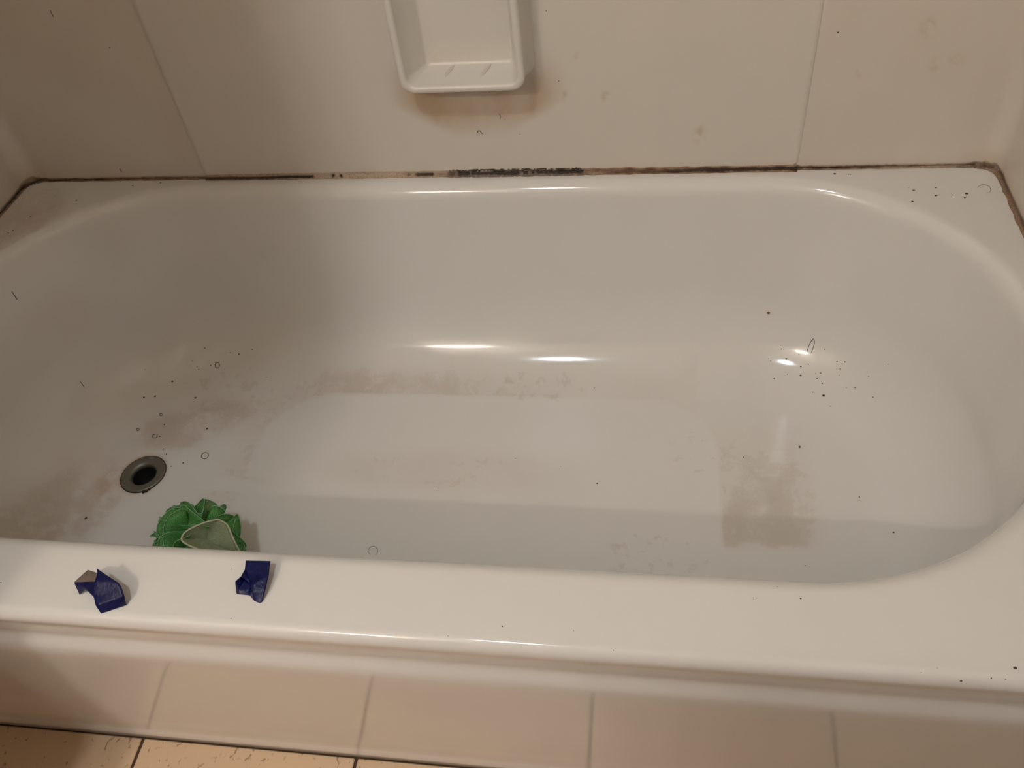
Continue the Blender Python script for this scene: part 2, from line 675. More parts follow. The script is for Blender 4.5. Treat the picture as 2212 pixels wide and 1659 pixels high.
def tub_apron():
    prof = [(FRONT_R + 0.003, H - 0.0004), (FRONT_R, H)]
    for k in range(1, 13):
        a = math.pi / 2 * k / 12
        prof.append((FRONT_R - FRONT_R * math.sin(a), H - FRONT_R * (1 - math.cos(a))))
    prof += [(0.0012, 0.376), (0.0046, 0.362), (0.0078, 0.348), (0.0094, 0.3405), (0.0098, 0.3370), (0.0096, 0.3340),
             (0.0088, 0.3310), (0.0076, 0.3280), (0.0062, 0.3250), (0.0048, 0.3220), (0.0035, 0.3190), (0.0025, 0.3155),
             (0.0019, 0.3115), (0.0018, 0.3060), (0.0022, 0.2980)]
    prof += [(0.0045, 0.27), (0.0064, 0.25), (0.0120, 0.18), (0.0185, 0.10), (0.0235, 0.040), (0.0242, 0.028),
             (0.0239, 0.0235), (0.0230, 0.0200), (0.0225, 0.012), (0.0223, 0.0005), (0.04, 0.0005)]
    rows = []
    for y, z in prof:
        rows.append([Vector((-0.7595 + 1.519 * i / 60, y, z)) for i in range(61)])
    v, f = grid_mesh(rows)
    f = [t[::-1] for t in f]
    me = pydata(v, f)
    z0 = [0.0] * len(v)
    fattr(me, 'scum', [0.25 * (1 - sstep(0.0, 0.05, p.z)) for p in v])
    fattr(me, 'grime', [0.30 * (1 - sstep(0.0, 0.03, p.z)) for p in v])
    fattr(me, 'rust', z0)
    return me


apron = link('apron', tub_apron(), M_ENAMEL, tub)
apron['label'] = 'front apron with a soft step below the rim'

# drain
def lathe(prof, n=48, c=(0, 0, 0)):
    rows = [[Vector((c[0] + r * math.cos(2 * math.pi * k / n), c[1] + r * math.sin(2 * math.pi * k / n), c[2] + z)) for k in range(n)] for r, z in prof]
    return grid_mesh(rows, closed_u=True)


dz = floor_z(DRAIN[0])
v, f = lathe([(0.0372, -0.001), (0.0372, 0.0012), (0.0360, 0.0026), (0.033, 0.0030), (0.026, 0.0018), (0.0225, 0.0006),
              (0.0205, -0.002), (0.0198, -0.006), (0.0198, -0.030)], c=(DRAIN[0], DRAIN[1], dz))
flange = link('drain_flange', pydata(v, [t for t in f]), M_STEEL, tub)
flange['label'] = 'dull grey metal drain ring'
v, f = lathe([(0.0197, -0.006), (0.0195, -0.05)], c=(DRAIN[0], DRAIN[1], dz))
f.append(tuple(48 + k for k in range(48)))
pipe = link('drain_pipe', pydata(v, f), M_PIPE, flange)
v, f = lathe([(0.0385, -0.001), (0.0385, 0.0006), (0.0371, 0.0010)], c=(DRAIN[0], DRAIN[1], dz))
M_GUNK = simple('drain_gunk', (0.03, 0.02, 0.01), 0.7, 0.4, 200)
gk = link('drain_seal', pydata(v, f), M_GUNK, flange)
gk['label'] = 'dark grimy seal round the drain ring'

# ------------------------------------------------------------------ soap dish
def rrect(x0, x1, z0, z1, r, n=8):
    pts = []
    for cx, cz, a0 in ((x1 - r, z0 + r, -90), (x1 - r, z1 - r, 0), (x0 + r, z1 - r, 90), (x0 + r, z0 + r, 180)):
        for k in range(n + 1):
            a = math.radians(a0 + 90 * k / n)
            pts.append((cx + r * math.cos(a), cz + r * math.sin(a)))
    return pts


dish = empty('soap_dish', (0.021, W - 0.0046, 0.557))
tag(dish, 'white moulded soap tray fixed to the middle of the back panel', 'soap dish')


def dish_body():
    D = 0.052
    rows = []
    yb = W - 0.0046
    X0, X1, Z0, Z1 = -0.066, 0.108, 0.5595, 0.83

    def ring(x0, x1, z0, z1, r, y):
        rows.append([Vector((x, y, z)) for x, z in rrect(x0, x1, z0, z1, r)])
    o = 0.008
    ring(X0 - o, X1 + o, Z0 - o, Z1 + o, 0.026, yb)
    ring(X0 - 0.003, X1 + 0.003, Z0 - 0.003, Z1 + 0.003, 0.023, yb - 0.006)
    ring(X0, X1, Z0, Z1, 0.021, yb - 0.02)
    ring(X0, X1, Z0, Z1, 0.020, yb - D + 0.006)
    rw = 0.0056
    for k in range(0, 9):
        a = math.pi * k / 8
        e = rw * (1 - math.cos(a))
        ring(X0 + e, X1 - e, Z0 + e, Z1 - e, 0.020 - e * 0.6, yb - D + 0.005 - rw * math.sin(a))
    i = 2 * rw
    ring(X0 + i + 0.001, X1 - i - 0.001, Z0 + i + 0.001, Z1 - i, 0.013, yb - D + 0.012)
    ring(X0 + i + 0.010, X1 - i - 0.005, Z0 + i + 0.0035, Z1 - i - 0.004, 0.009, yb - D * 0.45)
    ring(X0 + i + 0.0185, X1 - i - 0.009, Z0 + i + 0.006, Z1 - i - 0.008, 0.006, yb - 0.0075)
    ring(X0 + i + 0.0200, X1 - i - 0.0102, Z0 + i + 0.0085, Z1 - i - 0.010, 0.006, yb - 0.0050)
    ring(X0 + i + 0.0225, X1 - i - 0.0125, Z0 + i + 0.013, Z1 - i - 0.012, 0.006, yb - 0.0036)
    ring(X0 + i + 0.040, X1 - i - 0.031, Z0 + i + 0.032, Z1 - i - 0.03, 0.006, yb - 0.0032)
    n = len(rows[0])
    v, f = grid_mesh(rows, closed_u=True)
    f.append(tuple((len(rows) - 1) * n + k for k in range(n)))
    v = [p - dish.location for p in v]
    me = pydata(v, f)
    fattr(me, 'stain', [0.0] * len(v))
    return me


def mat_dish():
    t = NT('soap_tray_plastic')
    base = t.mix(t.noise(8, 3), (0.74, 0.70, 0.635), (0.78, 0.745, 0.685))
    col = t.mix(t.math('MULTIPLY', t.attr('stain'), t.maprange(t.noise(55, 4, sc3=(1, 1, 0.4)), 0.3, 0.65, 0.1, 1.0)), base, (0.46, 0.33, 0.14))
    t.color(col)
    t.rough(0.3)
    return t.m


M_DISH2 = mat_dish()
db = link('tray', dish_body(), M_DISH2, dish)
vals = []
for vv in db.data.vertices:
    p = vv.co + dish.location
    inside = W - 0.05 < p.y and 0.565 < p.z < 0.60
    vals.append(0.8 * (1 - sstep(0.02, 0.06, abs(p.x - 0.02))) if inside else 0.0)
db.data.attributes['stain'].data.foreach_set('value', vals)
for rx in (0.000, 0.052):
    pts = []
    for k in range(9):
        t = k / 8
        pts.append(Vector((rx + 0.004 - 0.011 * t, W - 0.0105 - 0.027 * t, 0.5758 - 0.0036 * t)) - dish.location)
    rad = [0.0016 + 0.0019 * math.sin(math.pi * k / 8) for k in range(9)]
    me = tube_mesh(pts, rad, 8)
    fattr(me, 'stain', [0.25] * len(me.vertices))
    link('soap_ridge', me, M_DISH2, dish)

# ------------------------------------------------------------------ caulk joints
CREAM = (0.50, 0.40, 0.29)
TAN = (0.46, 0.31, 0.19)
BROWN = (0.16, 0.075, 0.04)
BLACK = (0.025, 0.015, 0.01)
GREY = (0.17, 0.14, 0.115)


def mixc(a, b, t): return tuple(lerp(x, y, t) for x, y in zip(a, b))


# stretches of the joint along x: (x, line darkness, line position 0 wall..1 tub, surrounding dirt, grey crust)
BACK = [(-0.745, .9, .5, .9, .2), (-0.70, .9, .55, .9, .1), (-0.63, .95, .6, .8, 0), (-0.585, .35, .55, .85, 0),
        (-0.50, .45, .5, .8, 0), (-0.455, .7, .5, .7, 0), (-0.437, .9, .55, .35, 0), (-0.35, .95, .62, .25, 0),
        (-0.275, 1, .55, .22, 0), (-0.255, 1, .5, .15, 0), (-0.249, 0, .5, .06, 0), (-0.2235, 0, .4, .06, 0), (-0.2215, 1, .4, .12, 0), (-0.2190, 1, .4, .12, 0), (-0.2170, 0, .4, .1, 0), (-0.2105, 0, .4, .1, 0), (-0.2085, 1, .4, .12, 0), (-0.2060, 1, .45, .12, 0), (-0.2040, 0, .5, .06, 0), (-0.10, 0, .5, .12, 0),
        (-0.098, .85, .5, .2, 0), (-0.090, 0, .5, .18, 0), (-0.084, .9, .45, .25, 0), (-0.058, 1, .45, .3, 0),
        (-0.055, .1, .5, .2, 0), (-0.036, .2, .5, .3, .2), (-0.030, .8, .5, .5, .85), (0.0, .95, .45, .6, 1),
        (0.06, 1, .45, .6, 1), (0.13, .95, .45, .6, 1), (0.175, 1, .4, .6, .9), (0.179, .2, .4, .7, .1),
        (0.24, .75, .5, 1.0, 0.1), (0.30, .85, .6, 1.0, 0), (0.34, .95, .5, 1.2, .25), (0.37, 1, .5, 1.2, .3), (0.41, 1, .5, .95, 0),
        (0.483, 1, .45, .9, 0), (0.50, 1, .5, 1.0, .2), (0.56, 1, .5, .9, .25), (0.60, .7, .55, .5, .1),
        (0.615, .25, .5, .3, 0), (0.63, .85, .45, .4, 0), (0.70, .75, .35, .35, .1), (0.715, .8, .4, .6, .8), (0.745, .7, .5, .8, .2)]


def piece(tab, s):
    for a, b in zip(tab, tab[1:]):
        if s <= b[0]:
            t = 0 if b[0] == a[0] else max(0, (s - a[0]) / (b[0] - a[0]))
            return tuple(lerp(p, q, t) for p, q in zip(a[1:], b[1:]))
    return tab[-1][1:]


def caulk_run(path, dirfn, tabfn, size=0.0062, seed=0):
    """path: list of (x,y) along the wall foot; dirfn gives the direction from wall to tub"""
    rows, cols = [], []
    NP = 13
    for i, (x, y) in enumerate(path):
        dx, dy = dirfn(i)
        ld, lp, dirt, crust = tabfn(i)
        row = []
        nz = noise.noise(Vector((x * 60, y * 60, seed)))
        n2 = noise.noise(Vector((x * 240, y * 240, seed + 5)))
        n3 = noise.noise(Vector((x * 22, y * 22, seed + 9)))
        sz = size * (1 + 0.18 * nz + 0.25 * crust)
        lpos = lp + 0.10 * n3 + 0.05 * n2
        for k in range(NP):
            q = k / (NP - 1)
            a = q * math.pi / 2
            # slightly concave fillet from wall to deck
            u = sz * (1 - math.cos(a)) ** 0.85
            wz = sz * (1 - math.sin(a)) ** 0.85 * 1.05
            n4 = noise.noise(Vector((x * 330, y * 330, q * 5 + seed)))
            lump = 0.0
            dl = abs(q - lpos)
            dark = ld * (1 - sstep(0.10 + 0.05 * n2, 0.28 + 0.06 * n2, dl))
            if crust > 0.3:
                dark *= 1.0 if noise.noise(Vector((x * 120, 3.3, seed))) > -0.28 else 0.15
                lump = 0.0009 * crust * n4
            hole = dark * 0.0016
            c = mixc(CREAM, TAN, min(1, dirt * 1.1))
            soot = dirt * (0.35 + 0.65 * noise.noise(Vector((x * 75, q * 2.2, seed + 2)))) * (1.0 if 0.12 < q < 0.92 else 0.5)
            c = mixc(c, BROWN, max(0, min(1, soot * 1.7)))
            c = mixc(c, GREY, max(0, min(1, crust * (0.75 + 0.8 * n4))))
            if crust > 0.3 and q < 0.38:
                c = mixc(c, BLACK, max(0, min(0.85, crust * (0.45 + 1.3 * noise.noise(Vector((x * 95, 1.7, seed)))))))
            c = mixc(c, BLACK if ld > 0.85 else mixc(BROWN, BLACK, 0.5), min(1, dark))
            rr = 1.0
            row.append(Vector((x + dx * (u - hole + lump), y + dy * (u - hole + lump), H + wz - hole * 0.7 + lump + 0.0002)))
            cols.append(c)
        rows.append(row)
    v, f = grid_mesh(rows)
    me = pydata(v, f)
    cattr(me, 'col', cols)
    return me


NX = 1000
path = [(-0.742 + 1.484 * i / NX, W - 0.001) for i in range(NX + 1)]
# the middle panel stands proud, so the joint steps forward there
path = [(x, W - 0.0045 if XL < x < XR else W - 0.0005) for x, y in path]
cb = link('trim_1', caulk_run(path, lambda i: (0, -1), lambda i: piece(BACK, path[i][0]), 0.0068, 1), M_CAULK)
tag(cb, 'long mouldy caulk joint between the tub and the back panels', 'caulk', kind='structure')


def side_path(s):
    rc = 0.034
    pts, dirs = [], []
    X = 0.7615 * s
    for k in range(40):
        a = math.pi / 2 * k / 40
        pts.append((X - s * rc + s * rc * math.sin(a), W - rc + rc * math.cos(a)))
        dirs.append((-s * math.sin(a), -math.cos(a)))
    for i in range(400):
        pts.append((X, W - rc - 0.71 * i / 399))
        dirs.append((-s, 0))
    return pts, dirs


for s, nm, lb in ((-1, 'trim_2', 'brown stained caulk joint along the drain end of the tub'),
                  (1, 'trim_3', 'peeling mouldy caulk joint along the sloping end of the tub')):
    pts, dirs = side_path(s)
    if s < 0:
        tf = lambda i: (0.95, 0.62, 0.75, 0.25) if i < 60 else (0.9, 0.6, 0.6, 0.0)
    else:
        tf = lambda i: (0.75, 0.5, 0.8, 0.35) if i < 60 else (0.6 + 0.3 * math.sin(i * 0.07), 0.6 + 0.15 * math.sin(i * .05), 0.8, 0.3 if 70 < i < 110 else 0.1)
    me = caulk_run(pts, lambda i: dirs[i], tf, 0.0085, 20 + s)
    if s < 0: me.flip_normals()
    o = link(nm, me, M_CAULK)
    tag(o, lb, 'caulk', kind='structure')

HAIRS = [
    ('short dark hair stuck high on the tub wall at the drain end', 0.0005, [(-0.7031, 0.5589, 0.3375), (-0.7031, 0.5588, 0.3319), (-0.703, 0.5586, 0.3262), (-0.7029, 0.5584, 0.3206)]),
    ('short dark hair low on the tub wall above the drain end cove', 0.0005, [(-0.6871, 0.5556, 0.135), (-0.6859, 0.5546, 0.1314), (-0.6846, 0.5537, 0.1277), (-0.6833, 0.5526, 0.1242)]),
    ('dark hair bent into a narrow arch on the cove at the sloping end', 0.0005, [(0.5322, 0.677, 0.113), (0.5334, 0.6805, 0.1174), (0.5354, 0.6845, 0.1235), (0.5381, 0.6873, 0.1291), (0.5405, 0.688, 0.1322), (0.5416, 0.6867, 0.1309), (0.5421, 0.6832, 0.126), (0.541, 0.6801, 0.1212), (0.5399, 0.6772, 0.1172), (0.538, 0.6747, 0.1134)]),
    ('thin short hair near the top of the left corner panel', 0.00035, [(-0.5673, 0.7726, 0.6765), (-0.5669, 0.7726, 0.6719), (-0.5668, 0.7726, 0.6666)]),
    ('tiny hair on the left corner panel just above the caulk', 0.0004, [(-0.5813, 0.7726, 0.4161), (-0.5813, 0.7726, 0.4126), (-0.5805, 0.7726, 0.409)]),
    ('small curled hair on the tan stain below the soap dish', 0.0005, [(0.0203, 0.7711, 0.4646), (0.0214, 0.7711, 0.4677), (0.0239, 0.7711, 0.4707), (0.0259, 0.7711, 0.4699), (0.0276, 0.7711, 0.4675), (0.0293, 0.7711, 0.4644)]),
    ('tiny faint hair at the lower edge of the soap dish shadow', 0.0003, [(0.0575, 0.7711, 0.4977), (0.0591, 0.7711, 0.4939), (0.0579, 0.7711, 0.4895)]),
    ('hair curled into a tiny ring on the back cove above the drain', 0.0005, [(-0.4888, 0.6559, 0.0765), (-0.489, 0.654, 0.0754), (-0.49, 0.6525, 0.0747), (-0.4916, 0.6515, 0.0743), (-0.4936, 0.6513, 0.0745), (-0.4955, 0.6519, 0.0751), (-0.4969, 0.6532, 0.0761), (-0.4975, 0.655, 0.0772), (-0.4972, 0.6567, 0.0783), (-0.4962, 0.6582, 0.0792), (-0.4945, 0.6592, 0.0795), (-0.4926, 0.6594, 0.0794), (-0.4908, 0.6588, 0.0787), (-0.4894, 0.6576, 0.0777), (-0.4888, 0.6559, 0.0765)]),
    ('hair curled into a small ring just behind the drain', 0.0005, [(-0.5555, 0.5057, 0.0567), (-0.5547, 0.5039, 0.0567), (-0.5547, 0.502, 0.0567), (-0.5556, 0.5005, 0.0567), (-0.5572, 0.4995, 0.0567), (-0.5592, 0.4994, 0.0566), (-0.5611, 0.5002, 0.0566), (-0.5627, 0.5016, 0.0566), (-0.5636, 0.5034, 0.0566), (-0.5636, 0.5053, 0.0566), (-0.5627, 0.5069, 0.0566), (-0.5611, 0.5078, 0.0566), (-0.5591, 0.5079, 0.0566), (-0.5571, 0.5072, 0.0567), (-0.5555, 0.5057, 0.0567)]),
    ('hair curled into the largest ring right of the drain', 0.0005, [(-0.4462, 0.4678, 0.0573), (-0.445, 0.465, 0.0573), (-0.445, 0.4621, 0.0573), (-0.4463, 0.4599, 0.0573), (-0.4486, 0.4586, 0.0573), (-0.4514, 0.4586, 0.0573), (-0.4543, 0.4598, 0.0573), (-0.4566, 0.462, 0.0573), (-0.4578, 0.4648, 0.0573), (-0.4578, 0.4677, 0.0573), (-0.4566, 0.47, 0.0573), (-0.4543, 0.4713, 0.0573), (-0.4514, 0.4713, 0.0573), (-0.4485, 0.4701, 0.0573), (-0.4462, 0.4678, 0.0573)]),
    ('pale open hair loop on the back right deck corner', 0.00028, [(0.7219, 0.7192, 0.3954), (0.7234, 0.7219, 0.3954), (0.7254, 0.724, 0.3954), (0.7278, 0.7255, 0.3954), (0.7303, 0.7263, 0.3954), (0.7327, 0.7261, 0.3954), (0.7349, 0.7251, 0.3954), (0.7366, 0.7234, 0.3954), (0.7378, 0.7211, 0.3954), (0.7382, 0.7183, 0.3954), (0.738, 0.7154, 0.3954), (0.7371, 0.7125, 0.3954), (0.7356, 0.7099, 0.3954), (0.7336, 0.7078, 0.3954), (0.7312, 0.7063, 0.3954)]),
    ('faint hair loop on the shaded tub floor by the front rim', 0.00032, [(-0.1209, 0.2922, 0.0593), (-0.1235, 0.2939, 0.0593), (-0.1253, 0.2963, 0.0592), (-0.1263, 0.299, 0.0592), (-0.1263, 0.3017, 0.0592), (-0.1252, 0.3041, 0.0592), (-0.1232, 0.3057, 0.0593), (-0.1206, 0.3064, 0.0593), (-0.1177, 0.306, 0.0593), (-0.115, 0.3046, 0.0593), (-0.1129, 0.3025, 0.0593), (-0.1115, 0.2998, 0.0593), (-0.1112, 0.2971, 0.0593), (-0.1119, 0.2945, 0.0593), (-0.1136, 0.2926, 0.0593)]),
    ('tiny dark hair ring in the scum above the drain', 0.0005, [(-0.5656, 0.5519, 0.0567), (-0.5654, 0.5508, 0.0566), (-0.5658, 0.5498, 0.0566), (-0.5666, 0.5493, 0.0566), (-0.5678, 0.5492, 0.0566), (-0.569, 0.5497, 0.0567), (-0.5701, 0.5505, 0.0567), (-0.5708, 0.5516, 0.0568), (-0.571, 0.5528, 0.0568), (-0.5706, 0.5537, 0.0568), (-0.5698, 0.5542, 0.0568), (-0.5687, 0.5543, 0.0568), (-0.5674, 0.5538, 0.0568), (-0.5663, 0.553, 0.0567), (-0.5656, 0.5519, 0.0567)]),
    ('tiny dark hair ring left of the drain ring', 0.0005, [(-0.5951, 0.5181, 0.0564), (-0.5946, 0.517, 0.0564), (-0.5945, 0.5158, 0.0564), (-0.595, 0.5148, 0.0564), (-0.5959, 0.5143, 0.0564), (-0.5971, 0.5143, 0.0564), (-0.5983, 0.5148, 0.0564), (-0.5993, 0.5157, 0.0564), (-0.5999, 0.5168, 0.0565), (-0.5999, 0.5179, 0.0565), (-0.5994, 0.5189, 0.0565), (-0.5985, 0.5194, 0.0565), (-0.5973, 0.5195, 0.0565), (-0.5961, 0.519, 0.0564), (-0.5951, 0.5181, 0.0564)]),
]
SPECKS = [
    ('oval dark speck on the back deck below the right panel seam', 'specks on the back deck', (0.5386, 0.7584, 0.395, 0.0, 0.0, 1.0, 0.00199)),
    ('dark speck, upper of the leftmost pair on the back right deck corner', 'specks on the back deck', (0.6382, 0.7152, 0.395, 0.0, 0.0, 1.0, 0.00197)),
    ('dark speck, lower of the leftmost pair on the back right deck corner', 'specks on the back deck', (0.6321, 0.6893, 0.395, 0.0, 0.0, 1.0, 0.00181)),
    ('smaller dark speck, upper of the middle pair on the back right deck corner', 'specks on the back deck', (0.6687, 0.7211, 0.395, 0.0, 0.0, 1.0, 0.00137)),
    ('dark speck, lower of the middle pair on the back right deck corner', 'specks on the back deck', (0.6651, 0.7026, 0.395, 0.0, 0.0, 1.0, 0.00184)),
    ('largest dark speck on the back right deck corner, beside the hair loop', 'specks on the back deck', (0.7052, 0.7061, 0.395, 0.0, 0.0, 1.0, 0.00248)),
    ('small dark speck just below the largest one on the back right deck corner', 'specks on the back deck', (0.7009, 0.6971, 0.395, 0.0, 0.0, 1.0, 0.00148)),
    ('brown speck on the back left deck nearest the rounded tub edge', 'specks on the back deck', (-0.6416, 0.7157, 0.395, 0.0, 0.0, 1.0, 0.00182)),
    ('brown speck on the back left deck beside the caulk', 'specks on the back deck', (-0.5135, 0.7617, 0.395, 0.0, 0.0, 1.0, 0.00156)),
    ('dark speck left of the arched hair on the right cove', 'specks in the tub', (0.5013, 0.6743, 0.099, -0.208, -0.627, 0.751, 0.00175)),
    ('amber brown crumb high on the back tub wall left of the arched hair', 'specks in the tub', (0.47, 0.7201, 0.1577, -0.143, -0.944, 0.299, 0.00301)),
    ('dark speck below the highlight on the right cove', 'specks in the tub', (0.523, 0.6489, 0.0869, -0.236, -0.514, 0.825, 0.00174)),
    ('dark oblong speck lowest on the right cove', 'specks in the tub', (0.5558, 0.6135, 0.0787, -0.262, -0.387, 0.884, 0.00226)),
    ('dark crumb on the tan patch at the right of the tub floor', 'specks in the tub', (0.5125, 0.5201, 0.0627, -0.006, 0.0, 1.0, 0.00231)),
    ('lone dark speck in the rim shadow at the sloping end', 'specks in the tub', (0.6226, 0.3662, 0.0706, -0.306, 0.031, 0.951, 0.00146)),
    ('lone dark speck on the bare middle of the tub floor', 'specks in the tub', (0.2059, 0.4373, 0.0608, -0.006, -0.0, 1.0, 0.00159)),
    ('dark speck, left of two on the cove above the drain', 'specks in the tub', (-0.6076, 0.5799, 0.0694, 0.353, -0.346, 0.869, 0.00183)),
    ('dark speck, right of two on the cove above the drain', 'specks in the tub', (-0.5904, 0.5864, 0.0659, 0.268, -0.313, 0.911, 0.00213)),
    ('dark speck highest on the cove above the drain', 'specks in the tub', (-0.5676, 0.6174, 0.0721, 0.277, -0.445, 0.852, 0.00198)),
    ('dark speck in the scum streaks behind the drain', 'specks in the tub', (-0.5187, 0.5924, 0.0575, 0.035, -0.1, 0.994, 0.00225)),
    ('dark speck just behind the small hair ring at the drain', 'specks in the tub', (-0.5529, 0.53, 0.0563, -0.006, 0.0, 1.0, 0.00163)),
    ('dark speck between the scum streaks and the large hair ring', 'specks in the tub', (-0.47, 0.5233, 0.0568, -0.006, 0.0, 1.0, 0.00216)),
    ('dark speck between the drain and the large hair ring', 'specks in the tub', (-0.4845, 0.4484, 0.0567, -0.006, 0.0, 1.0, 0.00169)),
    ('dark crumb on the tub floor left of the pouf', 'specks in the tub', (-0.6057, 0.332, 0.056, -0.006, -0.0, 1.0, 0.00241)),
    ('dark speck on the front rim where the tub opening curves back', 'specks on the front rim', (0.4249, 0.0708, 0.395, 0.0, 0.0, 1.0, 0.00095)),
    ('largest dark crumb at the far right of the front rim', 'specks on the front rim', (0.5968, 0.0159, 0.395, 0.0, 0.0, 1.0, 0.00171)),
    ('dark speck on the front rim left of the largest crumb', 'specks on the front rim', (0.5518, 0.0029, 0.3904, 0.0, -0.752, 0.659, 0.00112)),
    ('small brown speck high on the right corner panel', 'specks on the surround panels', (0.511, 0.773, 0.5985, 0.0, -1.0, 0.0, 0.00139)),
]
FINE_TUB = [(0.5573, 0.7561, 0.395, 0.0, 0.0, 1.0, 0.00075), (0.5598, 0.7555, 0.395, 0.0, 0.0, 1.0, 0.00075), (0.6872, 0.7038, 0.395, 0.0, 0.0, 1.0, 0.00105), (0.6332, 0.7214, 0.395, 0.0, 0.0, 1.0, 0.00062), (-0.7008, 0.6732, 0.395, 0.0, 0.0, 1.0, 0.00146), (-0.7119, 0.6373, 0.395, 0.0, 0.0, 1.0, 0.0013), (-0.7167, 0.6314, 0.395, 0.0, 0.0, 1.0, 0.00144), (-0.5598, 0.755, 0.395, 0.0, 0.0, 1.0, 0.00144), (-0.5872, 0.7662, 0.395, 0.0, 0.0, 1.0, 0.00109), (0.5235, 0.661, 0.095, -0.258, -0.554, 0.792, 0.00134), (0.5545, 0.6322, 0.0872, -0.321, -0.462, 0.827, 0.00127), (0.4824, 0.6485, 0.0784, -0.119, -0.453, 0.883, 0.00114), (0.5473, 0.6402, 0.0893, -0.294, -0.479, 0.827, 0.00107), (0.5527, 0.6467, 0.0956, -0.32, -0.519, 0.793, 0.00107), (0.5863, 0.6508, 0.1179, -0.461, -0.647, 0.607, 0.00127), (0.5755, 0.655, 0.1143, -0.435, -0.609, 0.664, 0.001), (0.5802, 0.6448, 0.108, -0.407, -0.573, 0.711, 0.00107), (0.4935, 0.687, 0.1086, -0.197, -0.729, 0.656, 0.00108), (0.5204, 0.6764, 0.107, -0.262, -0.654, 0.71, 0.00101), (0.4267, 0.4964, 0.0622, -0.006, 0.0, 1.0, 0.00113), (0.6002, 0.6145, 0.0983, -0.47, -0.462, 0.752, 0.00093), (0.6234, 0.5927, 0.1006, -0.525, -0.404, 0.749, 0.00105), (0.4738, 0.6772, 0.0953, -0.126, -0.606, 0.785, 0.00081), (0.4775, 0.6739, 0.0934, -0.125, -0.607, 0.785, 0.00081), (0.5031, 0.6535, 0.0848, -0.188, -0.479, 0.857, 0.00101), (0.5493, 0.6418, 0.091, -0.294, -0.479, 0.827, 0.0008), (0.5405, 0.6214, 0.0777, -0.239, -0.4, 0.885, 0.00093), (0.5883, 0.6181, 0.0939, -0.408, -0.456, 0.791, 0.0008), (0.5643, 0.5955, 0.0745, -0.27, -0.317, 0.909, 0.00079), (0.6178, 0.6217, 0.1166, -0.572, -0.555, 0.604, 0.00079), (0.5453, 0.6477, 0.0933, -0.289, -0.541, 0.79, 0.0008), (0.5344, 0.662, 0.0996, -0.278, -0.598, 0.751, 0.00087), (0.5025, 0.6701, 0.0958, -0.193, -0.582, 0.79, 0.00081), (0.5573, 0.6734, 0.1225, -0.403, -0.733, 0.549, 0.00087), (0.6406, 0.6211, 0.1448, -0.695, -0.586, 0.416, 0.00079), (0.579, 0.6371, 0.1012, -0.41, -0.514, 0.754, 0.0008), (0.5872, 0.4296, 0.0634, -0.041, 0.0, 0.999, 0.00124), (0.4995, 0.31, 0.0626, -0.006, 0.0, 1.0, 0.00105), (0.0734, 0.4805, 0.06, -0.006, 0.0, 1.0, 0.00094), (-0.0413, 0.4165, 0.0594, -0.006, 0.0, 1.0, 0.00075), (0.147, 0.4678, 0.0605, -0.006, -0.0, 1.0, 0.00062), (0.1905, 0.6307, 0.0657, -0.006, -0.244, 0.97, 0.00093), (-0.5315, 0.4762, 0.0564, -0.006, 0.0, 1.0, 0.0013), (-0.5219, 0.4656, 0.0565, -0.006, 0.0, 1.0, 0.00129), (-0.5027, 0.4409, 0.0566, -0.006, 0.0, 1.0, 0.00113), (-0.5053, 0.6542, 0.0777, 0.159, -0.539, 0.827, 0.00121), (-0.5288, 0.6487, 0.0791, 0.194, -0.535, 0.822, 0.00106), (-0.5258, 0.6449, 0.0759, 0.171, -0.482, 0.86, 0.00106), (-0.4551, 0.6752, 0.0863, 0.047, -0.615, 0.787, 0.00135), (-0.5174, 0.6766, 0.099, 0.218, -0.684, 0.696, 0.00137), (-0.4716, 0.6761, 0.0886, 0.088, -0.659, 0.747, 0.0009), (-0.4298, 0.6823, 0.0916, -0.003, -0.669, 0.743, 0.00104), (-0.5504, 0.5035, 0.0563, -0.006, 0.0, 1.0, 0.00132), (-0.3967, 0.6392, 0.065, -0.006, -0.315, 0.949, 0.00088), (-0.5375, 0.6554, 0.0864, 0.251, -0.576, 0.778, 0.00091), (-0.6118, 0.6219, 0.0976, 0.495, -0.567, 0.658, 0.00077), (0.1491, 0.0227, 0.395, 0.0, 0.0, 1.0, 0.00069), (0.2541, 0.0073, 0.3938, 0.0, -0.442, 0.897, 0.00068), (0.2165, 0.0235, 0.395, 0.0, 0.0, 1.0, 0.00046), (0.099, 0.0096, 0.3946, 0.0, -0.195, 0.981, 0.00047), (0.3818, 0.0684, 0.395, 0.0, 0.0, 1.0, 0.00063), (0.4053, 0.0822, 0.394, 0.0, 0.31, 0.951, 0.00052), (0.576, 0.006, 0.3932, 0.0, -0.556, 0.831, 0.00068), (0.5873, 0.006, 0.3932, 0.0, -0.556, 0.831, 0.00056), (0.5194, 0.0065, 0.3934, 0.0, -0.442, 0.897, 0.00047), (0.5332, 0.0111, 0.3949, 0.0, -0.065, 0.998, 0.0004), (-0.1395, 0.0663, 0.395, 0.0, 0.0, 1.0, 0.00061), (-0.1205, 0.0121, 0.395, 0.0, -0.065, 0.998, 0.00059), (-0.3865, 0.0347, 0.395, 0.0, 0.0, 1.0, 0.00068)]
FINE_WALL = [(0.1369, 0.7715, 0.6439, 0.0, -1.0, 0.0, 0.00079), (0.1474, 0.7715, 0.545, 0.0, -1.0, 0.0, 0.00093), (0.0653, 0.7715, 0.4878, 0.0, -1.0, 0.0, 0.00072), (0.0848, 0.7715, 0.4629, 0.0, -1.0, 0.0, 0.0006), (0.0478, 0.7715, 0.5308, 0.0, -1.0, 0.0, 0.00059), (-0.5026, 0.773, 0.6187, 0.0, -1.0, 0.0, 0.00107)]
